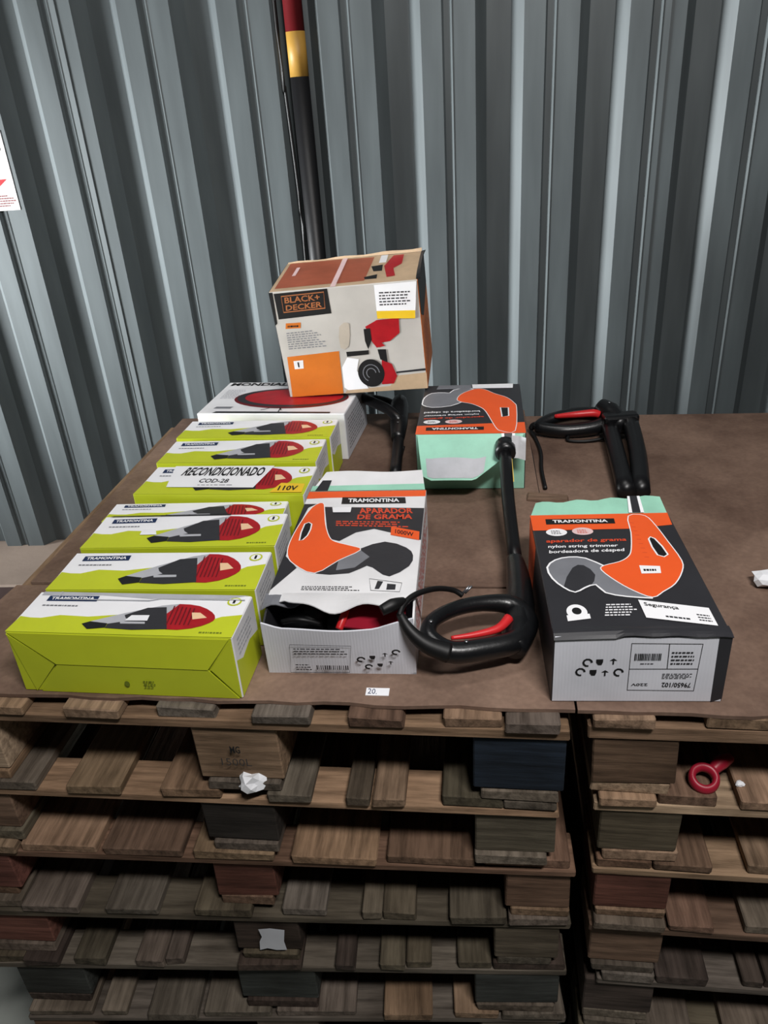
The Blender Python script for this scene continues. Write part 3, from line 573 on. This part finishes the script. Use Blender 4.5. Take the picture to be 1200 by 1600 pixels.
# lifted front lip of the lid and the pale open flap at the back
sheet('lid_lip', lambda u, v: (W*(u-.5)*.998, -D/2+.020-.0225*v, H+.0012+.004*math.sin(u*math.pi)*math.sin(v*2.2) - .0075*max(0, v-.55)*(1.6 if u < .36 else .7+.3*math.sin(u*25))), 20, 5, .0012, CHAR, e)
sheet('back_flap', lambda u, v: (W*(u-.5)*(.99-.06*v)+.004*v, D/2-.001+(.030+.018*u+.004*math.sin(u*23))*v, H-.001+.010*v), 18, 3, .002, MINT, e)
FB = Face((-W/2, D/2, H+.0005), (W, 0, 0), (0, .035, .0085), (0, 0, 1))
poly('printed_shaft', e, FB, [(.72, .0), (.83, .0), (.83, 1.2), (.74, 1.2)], WHITE, 4, 0, False); poly('printed_shaft', e, FB, [(.745, .0), (.805, .0), (.81, 1.2), (.757, 1.2)], CHAR, 5, 0, False)

# --- torn-open box in the middle
T2 = dict(band=[(0.0,1),(1,1),(1,0.937),(0.153,0.933),(0.0,0.925)],label=[(0.312,0.867),(0.846,0.866),(0.833,0.926),(0.304,0.935)],dark=[(0.181,0.842),(1,0.819),(1,0.535),(0.985,0.536),(0.757,0.6),(0.629,0.632),(0.494,0.602),(0.384,0.53),(0.29,0.553)],dark2=[(0.107,0.873),(0.046,0.835),(0.003,0.523),(0.018,0.41),(0.131,0.321),(0.057,0.23),(0.0,0.16),(0.0,0.873)],body=[(0.152,0.878),(0.08,0.835),(0.03,0.678),(0.01,0.523),(0.03,0.42),(0.102,0.35),(0.272,0.282),(0.418,0.376),(0.559,0.455),(0.484,0.487),(0.358,0.52),(0.296,0.563),(0.232,0.677),(0.19,0.797)],hole=[(0.069,0.678),(0.126,0.677),(0.125,0.576),(0.076,0.533)],guard=[(0.557,0.465),(0.731,0.521),(0.897,0.472),(0.954,0.41),(0.935,0.33),(0.807,0.256),(0.717,0.295),(0.634,0.334),(0.518,0.279),(0.282,0.278),(0.418,0.376)],tx1=[(0.485,0.771),(0.915,0.769),(0.905,0.819),(0.465,0.826)],tx2=[(0.476,0.718),(0.915,0.715),(0.91,0.762),(0.472,0.763)],rows=[(0.322,0.66),(0.912,0.638),(0.906,0.696),(0.311,0.712)],st=[(0.265,0.784),(0.408,0.783),(0.406,0.833),(0.246,0.834)],tag=[(0.765,0.577),(0.985,0.531),(0.981,0.603),(0.759,0.65)],rows2=[(0.216,0.162),(0.656,0.155),(0.648,0.19),(0.214,0.193)],sym=[(0.696,0.134),(0.892,0.122),(0.9,0.191),(0.67,0.24)])
W, D, H = .225, .405, .106
M3 = Euler((0, 0, R(-7.3))).to_matrix(); e = empty('trimmer_carton', Vector((-.192, .930, BT)) + M3 @ Vector((W/2, D/2, 0)), (0, 0, R(-7.3)))
tag(e, 'torn-open trimmer box with red and black parts showing at its front', 'box'); F = faces(W, D, H); T = F['top']
th = .003
bm_obj('carton_bottom', cube_bm(-W/2, W/2, -D/2, D/2, 0, th), WHITEC, e)
bm_obj('carton_back', cube_bm(-W/2, W/2, D/2-th, D/2, th, H-.003), WHITEC, e)
sheet('carton_side', lambda u, v: (W/2, -D/2+.004+(D-.008)*u, th+(H-.006-.014*max(0, 1-u*9))*v), 18, 2, th, CREAM, e)
sheet('carton_side', lambda u, v: (-W/2, D/2-.004-(D-.008)*u, th+(H-.006-.016*max(0, u*9-8))*v), 18, 2, th, CHAR, e)
def frontp(u, v): return (W*(u-.5), -D/2 - .006*math.sin(u*math.pi)*v - .004*v*(1-u), (H*(.80+.015*math.sin(u*9)) + (.016*max(0, (u-.75)/.25)) + .010*max(0, .12-u)/.12)*v)
fr = sheet('carton_front', frontp, 22, 4, .003, WHITEC, e)
A = Face((-W/2, -D/2-.0072, 0), (W, 0, 0), (0, -.001, H*.78), (0, -1, 0))
stroke('label_frame', e, A, [(.16, .09), (.56, .10), (.585, .70), (.18, .72)], .0009, DGREY, 1.5); fine('fine_print', e, A, rect(.20, .57, .50, .66), 2, DGREY, 2, 41, 9); bars('bar_code', e, A, rect(.34, .56, .16, .26), 16, DGREY, 2, 42)
fine('fine_print', e, A, rect(.20, .32, .14, .30), 2, DGREY, 2, 43, 4); handling_marks(e, A, [(.644, .40), (.72, .45), (.804, .51), (.878, .57)], .024); handling_marks(e, A, [(.692, .24), (.767, .28), (.838, .33)], .022)
# lid: intact from v=.12 back, its torn front edge curling up
vt = .135
bm_obj('carton_lid', cube_bm(-W/2, W/2, -D/2+D*vt, D/2, H-.003, H, .0008), CREAM, e)
def curl(u, v):
    b = .022+.030*math.sin(min(1, max(0, (u-.05)/.9))*math.pi)**.7 + .004*math.sin(u*17)
    return (-W/2+W*(.10+.86*u), -D/2+D*vt+.002-b*v, H-.0005+.014*v*math.sin(.4+u*2.3)+.006*math.sin(u*11)*v - .006*v*v)
sheet('torn_lid_edge', curl, 24, 5, .0016, CREAM, e)
sheet('torn_lid_edge', lambda u, v: (-W/2-.004+.055*u, -D/2+D*vt+.004-.034*v*(1-.5*u), H-.002-.006*v+.006*math.sin(u*6)*v), 8, 4, .0016, MGREY, e)
poly('orange_band', e, T, T2['band'], ORANGE, 1); poly('brand_panel', e, T, T2['label'], INK, 2); lb = T2['label']
text('brand_lettering', e, T, 'TRAMONTINA', [quadmap(lb, .1, .2), quadmap(lb, .9, .2), quadmap(lb, .9, .8), quadmap(lb, .1, .8)], WHITE, 3, .03)
poly('dark_panel', e, T, T2['dark'], CHAR, 1); poly('dark_panel', e, T, T2['dark2'], CHAR, 1)
p = poly('trimmer_picture', e, T, T2['body'], ORANGE, 3, 3); stroke('picture_outline', p, T, T2['body'], .0032, WHITE, 2.5, 3); poly('picture_guard', p, T, T2['guard'], DGREY, 2.2, 2); poly('picture_guard_light', p, T, [(.42, .37), (.56, .455), (.64, .40), (.55, .32), (.42, .30)], MGREY, 2.4)
poly('picture_grip_hole', p, T, T2['hole'], INK, 3.6, 2); stroke('picture_outline', p, T, T2['hole'], .0024, WHITE, 3.8, 2)
text('lettering', e, T, 'APARADOR', T2['tx1'], ORTXT, 2, .03); text('lettering', e, T, 'DE GRAMA', T2['tx2'], ORTXT, 2, .03); fine('fine_print', e, T, T2['rows'], 2, ORTXT, 2, 44, 9, .6)
poly('price_sticker', e, T, T2['st'], WHITE, 4); poly('power_tag', e, T, T2['tag'], ORANGE, 3); q = T2['tag']; text('power_lettering', e, T, '1000W', [quadmap(q, .15, .25), quadmap(q, .8, .25), quadmap(q, .8, .75), quadmap(q, .15, .75)], INK, 4, .02)
fine('fine_print', e, T, T2['rows2'], 2, DGREY, 2, 45, 14); stroke('symbol_frame', e, T, [(.696, .16), (.892, .15), (.9, .21), (.67, .24)], .001, DGREY, 2); poly('symbol', e, T, [(.72, .17), (.75, .17), (.77, .22), (.73, .225)], DGREY, 2); poly('symbol', e, T, [(.80, .165), (.86, .165), (.86, .2), (.80, .205)], DGREY, 2)
sheet('back_flap', lambda u, v: (W*(u-.5)*(.98-.14*v)+.008*v, D/2-.001+.058*v+.004*math.sin(u*7)*v, H-.001+.016*v), 14, 3, .002, CREAM, e)
FB = Face((-W/2, D/2, H+.0005), (W, 0, 0), (0, .058, .0165), (0, 0, 1)); poly('mint_stripe', e, FB, [(.01, .0), (.99, .0), (.98, .28), (.02, .24)], MINT, 3, 0, False)
poly('printed_shaft', e, FB, [(.05, 0), (.16, 0), (.18, .5), (.10, .5)], CHAR, 4, 0, False)
fine('fine_print', e, F['right'], rect(.1, .95, .2, .85), 6, ORTXT, 1, 46, 12)
# the boxed tool peeking out of it
te = empty('boxed_trimmer', Vector((-.192, .930, BT+.003)) + M3 @ Vector((W/2, .03, 0)), (0, 0, R(-7.3))); tag(te, 'black and red trimmer head lying inside the torn-open box', 'tool')
lathe('motor_housing', [(0, .034), (.05, .040), (.09, .036), (.10, .02)], (-.062, .012, .041), (.25, 1, 0), PLASTIC, te); tube('power_lead', [(-.09, .0, .07), (-.06, -.008, .080), (-.03, .0, .066)], .004, RUBBER, te)
tube('handle_tube', [(-.02, .02, .05), (.03, .015, .055), (.085, .02, .05)], .020, PLASTIC, te); tube('red_trigger', [(.000, -.018, .070), (.006, -.004, .082), (.010, .02, .092)], .006, REDP, te)
sheet('red_guard', lambda u, v: (.004+.092*u, -.016+.06*v, .074+.012*v-.012*u), 6, 3, .003, REDD, te)

# --- box at the back with the open mint flap
T3 = dict(band=[(0,0),(1,0),(1,0.194),(0,0.155)],label=[(0.091,0.063),(0.623,0.064),(0.624,0.122),(0.09,0.122)],body=[(0.358,0.669),(0.397,0.785),(0.523,0.886),(0.626,0.879),(0.727,0.783),(0.848,0.692),(0.915,0.577),(0.937,0.465),(0.902,0.038),(0.785,0.039),(0.743,0.083),(0.702,0.216),(0.648,0.4),(0.601,0.486),(0.504,0.571),(0.404,0.612)],hole=[(0.785,0.476),(0.861,0.471),(0.858,0.309),(0.795,0.294)],guard=[(0.404,0.612),(0.298,0.533),(0.118,0.509),(0.02,0.559),(0.01,0.617),(0.02,0.719),(0.086,0.815),(0.215,0.824),(0.274,0.815),(0.315,0.884),(0.444,0.92),(0.523,0.886),(0.397,0.785),(0.358,0.669)],st=[(0.509,0.905),(0.922,0.895),(0.929,0.995),(0.5,0.995)])
W, D, H = .233, .320, .130
e, F = carton('trimmer_carton', (.078, 1.524, BT), (0, 0, R(-8.4)), W, D, H, [MINT, CHAR, CHAR, CHAR, CHAR, CHAR])
tag(e, 'trimmer box at the back with its mint-green end flap hanging open', 'box'); T = F['top']
poly('orange_band', e, T, T3['band'], ORANGE, 1); poly('brand_panel', e, T, T3['label'], INK, 2); lb = T3['label']
text('brand_lettering', e, T, 'TRAMONTINA', [quadmap(lb, .1, .2), quadmap(lb, .9, .2), quadmap(lb, .9, .8), quadmap(lb, .1, .8)], WHITE, 3, .03, True)
p = poly('trimmer_picture', e, T, T3['body'], ORANGE, 3, 3); stroke('picture_outline', p, T, T3['body'], .0034, WHITE, 2.5, 3); poly('picture_guard', p, T, T3['guard'], MGREY, 2.2, 2); stroke('picture_outline', p, T, T3['guard'][:12], .003, WHITE, 2.4, 2, False)
poly('picture_grip_hole', p, T, T3['hole'], INK, 3.6); stroke('picture_outline', p, T, T3['hole'], .0028, WHITE, 3.8)
text('lettering', e, T, 'aparador de grama', [(.05, .265), (.63, .29), (.62, .325), (.05, .305)], ORTXT, 2, .02, True); text('lettering', e, T, 'nylon string trimmer', [(.05, .325), (.58, .345), (.57, .375), (.05, .36)], WHITE, 2, .02, True); text('lettering', e, T, 'bordeadora de césped', [(.045, .385), (.59, .40), (.58, .44), (.045, .43)], WHITE, 2, .02, True)
for c, m in (((.135, .222), WHITE), ((.341, .222), PINKW)):
    b = oval('feature_badge', e, T, c, .08, .038, m, 2); fine('badge_print', b, T, rect(c[0]-.04, c[0]+.045, c[1]-.02, c[1]+.02), 2, INK if m is WHITE else ORTXT, 3, 51, 3)
poly('paper_strip', e, T, T3['st'], WHITE, 4); poly('grey_strip', e, T, [(.13, .90), (.50, .905), (.49, .99), (.15, .99)], MGREY, 3)
def flap3(u, v):
    l = .118*(1-max(0, (u-.58)/.42)*.62)*(1-.10*max(0, .10-u)/.10)
    return (W*((.02+.96*u)-.5)*(1-.22*v)-.012*v*(1-u)+.0, -D/2-.001-l*v*.62, H-.001-l*v*.62+.006*math.sin(v*3)*math.sin(u*5))
sheet('open_flap', flap3, 20, 5, .0022, MINT, e)
sheet('flap_liner', lambda u, v: tuple(Vector(flap3(.06+.62*u, .56+.40*v)) + Vector((0, -.0016, .0016))), 10, 3, .0008, LGREY, e)
FA = Face((-W/2, -D/2-.001, H+.0012), (W, 0, 0), (0, -.05, -.05), (0, -.7, .7)); poly('printed_shaft', e, FA, [(.78, .02), (.90, .02), (.90, .48), (.79, .48)], WHITE, 6, 0, False); poly('printed_shaft', e, FA, [(.805, .02), (.875, .02), (.875, .48), (.81, .48)], CHAR, 8, 0, False)

# ================================================================== GRASS TRIMMERS
def trim_screw(par, p): lathe('screw', [(0, .003), (.0015, .003)], p, (0, 0, 1), STEELB, par, 8)
# --- front trimmer: loop handle lying flat, shaft running back into the mint box
Z = BT
e = empty('grass_trimmer', (.12, .97, Z)); tag(e, 'black grass trimmer handle with red trigger, shaft leading back to the mint flap', 'trimmer')
def P(x, y, z): return (x-.12, y-.97, z)
tube('loop_handle', [P(0.082, 0.888, 0.048), P(0.130, 0.894, 0.044), P(0.180, 0.912, 0.040), P(0.204, 0.955, 0.040), P(0.189, 0.989, 0.050), P(0.141, 0.986, 0.060), P(0.095, 0.967, 0.066), P(0.059, 0.933, 0.070), P(0.054, 0.904, 0.064)], [.0165, .0165, .0175, .020, .016, .0125, .0115, .0115, .0130], PLASTIC, e, True, 14, 6)
tube('red_trigger', [P(0.085, 0.907, 0.058), P(0.119, 0.913, 0.056), P(0.156, 0.924, 0.056), P(0.176, 0.943, 0.060)], [.003, .005, .0065, .008], REDP, e, False, 10, 5)
tube('grip_housing', [P(0.176, 0.900, 0.034), P(0.191, 0.942, 0.036), P(0.205, 1.006, 0.038), P(0.216, 1.076, 0.040), P(0.221, 1.140, 0.042)], [.018, .026, .023, .020, .014], PLASTIC, e, False, 14, 5)
tube('shaft', [P(.219, 1.115, .041), P(.238, 1.30, .074), P(.258, 1.450, .110)], .0125, TUBE, e, False, 12, 3)
lathe('clamp', [(-.018, .012), (-.016, .021), (.016, .021), (.020, .012)], P(.259, 1.455, .112), (.022, .15, .030), PLASTIC, e, 16)
tube('cable_boot', [P(0.078, 0.880, 0.052), P(0.047, 0.884, 0.067), P(0.025, 0.894, 0.086), P(0.012, 0.912, 0.104)], [.015, .0125, .009, .006], RUBBER, e, False, 12, 5)
tube('power_lead', [P(0.011, 0.907, 0.104), P(0.020, 0.925, 0.112), P(0.040, 0.948, 0.112), P(0.071, 0.976, 0.100), P(0.098, 0.991, 0.085), P(0.112, 0.990, 0.075)], .0045, RUBBER, e, False, 8, 6)
tube('plug', [P(-0.014, 0.910, 0.113), P(0.003, 0.918, 0.116), P(0.020, 0.930, 0.113)], [.008, .010, .006], RUBBER, e, False, 10, 4)
trim_screw(e, P(.105, .890, .0625)); trim_screw(e, P(.057, .920, .0805))
for x in (.112, .116): lathe('plug_pin', [(0, .0018), (.016, .0018)], P(x, .992, .077), (.6, .2, .5), STEELB, e, 8)
sheet('paper_tag', lambda u, v: P(.272+.028*u, 1.452+.004*math.sin(u*4), .092+.050*v-.006*u), 4, 4, .0008, PAPER, e)
sheet('yellow_tag', lambda u, v: P(.262+.007*u, 1.432-.026*v, .100-.040*v), 1, 4, .0006, YELLOW, e)
# --- right rear trimmer: handle on its side, two shaft halves folded beside each other
e = empty('grass_trimmer', (.50, 1.78, Z)); tag(e, 'black grass trimmer at the right rear, red trigger and two shaft tubes', 'trimmer')
def P(x, y, z): return (x-.50, y-1.78, z)
tube('loop_handle', [P(.405, 1.775, .022), P(.455, 1.752, .020), P(.525, 1.748, .024), P(.562, 1.762, .032), P(.555, 1.790, .040), P(.50, 1.802, .042), P(.44, 1.798, .036), P(.408, 1.786, .028)], [.016, .017, .018, .020, .018, .016, .015, .015], PLASTIC, e, True, 12, 5)
tube('red_trigger', [P(.440, 1.785, .046), P(.485, 1.772, .052), P(.530, 1.768, .054), P(.545, 1.766, .050)], [.005, .008, .010, .009], REDP, e, False, 10, 5)
tube('grip_housing', [P(.555, 1.80, .060), P(.572, 1.775, .050), P(.582, 1.745, .040), P(.588, 1.715, .034)], [.020, .027, .025, .020], PLASTIC, e, False, 14, 4)
trim_screw(e, P(.570, 1.772, .077))
tube('shaft', [P(.562, 1.73, .030), P(.530, 1.56, .026), P(.500, 1.40, .020)], .0195, TUBE, e, False, 12, 3)
tube('shaft', [P(.612, 1.735, .040), P(.575, 1.56, .030), P(.528, 1.395, .021)], .0195, TUBE, e, False, 12, 3)
bm_obj('hinge_block', cube_bm(.545-.50, .63-.50, 1.715-1.78, 1.755-1.78, .012, .062, .008, seg=2), PLASTIC, e)
tube('power_lead', [P(.405, 1.79, .020), P(.385, 1.80, .010), P(.386, 1.74, .005), P(.380, 1.66, .005), P(.362, 1.57, .005), P(.350, 1.475, .005)], .0045, RUBBER, e, False, 8, 6)
tube('power_lead', [P(.47, 1.745, .012), P(.46, 1.725, .005), P(.50, 1.712, .005), P(.55, 1.715, .008)], .004, RUBBER, e, False, 8, 5)
tube('cable_boot', [P(.408, 1.785, .024), P(.390, 1.797, .020), P(.383, 1.795, .012)], [.012, .009, .006], RUBBER, e, False, 10, 4)
# --- third trimmer under the sprayer box
e = empty('grass_trimmer', (.03, 1.78, Z)); tag(e, 'black grass trimmer wedged beneath the sprayer box', 'trimmer')
def P(x, y, z): return (x-.03, y-1.78, z)
tube('shaft', [P(.030, 1.56, .018), P(.046, 1.72, .030), P(.058, 1.86, .048)], .0135, TUBE, e, False, 12, 3)
tube('grip_housing', [P(.046, 1.74, .034), P(.053, 1.80, .050), P(.058, 1.86, .070), P(.062, 1.90, .075)], [.016, .022, .024, .018], PLASTIC, e, False, 14, 4)
tube('loop_handle', [P(.056, 1.80, .060), P(.030, 1.83, .078), P(-.005, 1.87, .085), P(-.030, 1.91, .085), P(-.01, 1.945, .07), P(.035, 1.93, .06), P(.058, 1.88, .055)], [.014, .013, .013, .013, .012, .012, .013], PLASTIC, e, True, 12, 5)
tube('power_lead', [P(.030, 1.60, .006), P(.045, 1.66, .010), P(.058, 1.70, .030)], .004, RUBBER, e, False, 8, 5)
trim_screw(e, P(.050, 1.775, .064))

# ================================================================== SMALL THINGS
def crumple(name, loc, r, seed, label, flat=.6):
    rd = random.Random(seed); bm = bmesh.new(); bmesh.ops.create_icosphere(bm, subdivisions=2, radius=r)
    for v in bm.verts:
        k = rd.uniform(.62, 1.15); v.co = Vector((v.co.x*k*1.25, v.co.y*k, max(-r*flat*.9, v.co.z*k*flat)))
    mz = min(v.co.z for v in bm.verts)
    for v in bm.verts: v.co.z -= mz
    o = bm_obj(name, bm, PAPER); o.location = loc; return tag(o, label, 'paper')
crumple('paper_scrap', (.634, 1.068, BT), .024, 4, 'crumpled white paper scrap on the right board')
crumple('paper_scrap', (-.232, .862, BT-.170), .019, 5, 'white paper scrap lying in the top left pallet', 1.0)
st = empty('paper_sticker', (-.028, .868, BT), (0, 0, R(-8))); tag(st, 'small white sticker with blue handwriting on the board edge', 'sticker')
bm_obj('sticker_sheet', cube_bm(-.017, .017, -.008, .008, 0, .0008), PAPER, st)
SF = Face((-.017, -.008, .0008), (.034, 0, 0), (0, .016, 0), (0, 0, 1)); text('handwriting', st, SF, '20.', [(.08, .2), (.48, .15), (.48, .85), (.08, .9)], NAVY, 1, .0)
wsl = bm_obj('wood_splinter', cube_bm(-.042, .042, -.012, .012, 0, .010, .002, .004, random.Random(3)), WOOD); wsl.location = (.345, 1.428, BT); wsl.rotation_euler = (0, 0, R(-20)); wsl.color = lin((130, 108, 92)); tag(wsl, 'short flat wood splinter behind the right front box', 'wood')
rg = empty('red_ring', (.446, .796, BT-.158), (0, 0, R(-6))); tag(rg, 'red plastic ring handle lying inside the top right pallet', 'ring')
tube('ring_loop', [(.017*math.cos(t*math.pi/4)-.008, .014*math.sin(t*math.pi/4), .014+.008*math.sin(t*math.pi/4)) for t in range(8)], .0055, REDD, rg, True, 10, 4, 1.5)
tube('ring_stem', [(.006, .010, .020), (.022, .022, .024), (.038, .032, .022)], [.008, .011, .007], REDD, rg, False, 10, 4)
crumple('paper_scrap', (.490, .792, BT-.158), .006, 6, 'tiny white scrap beside the red ring')
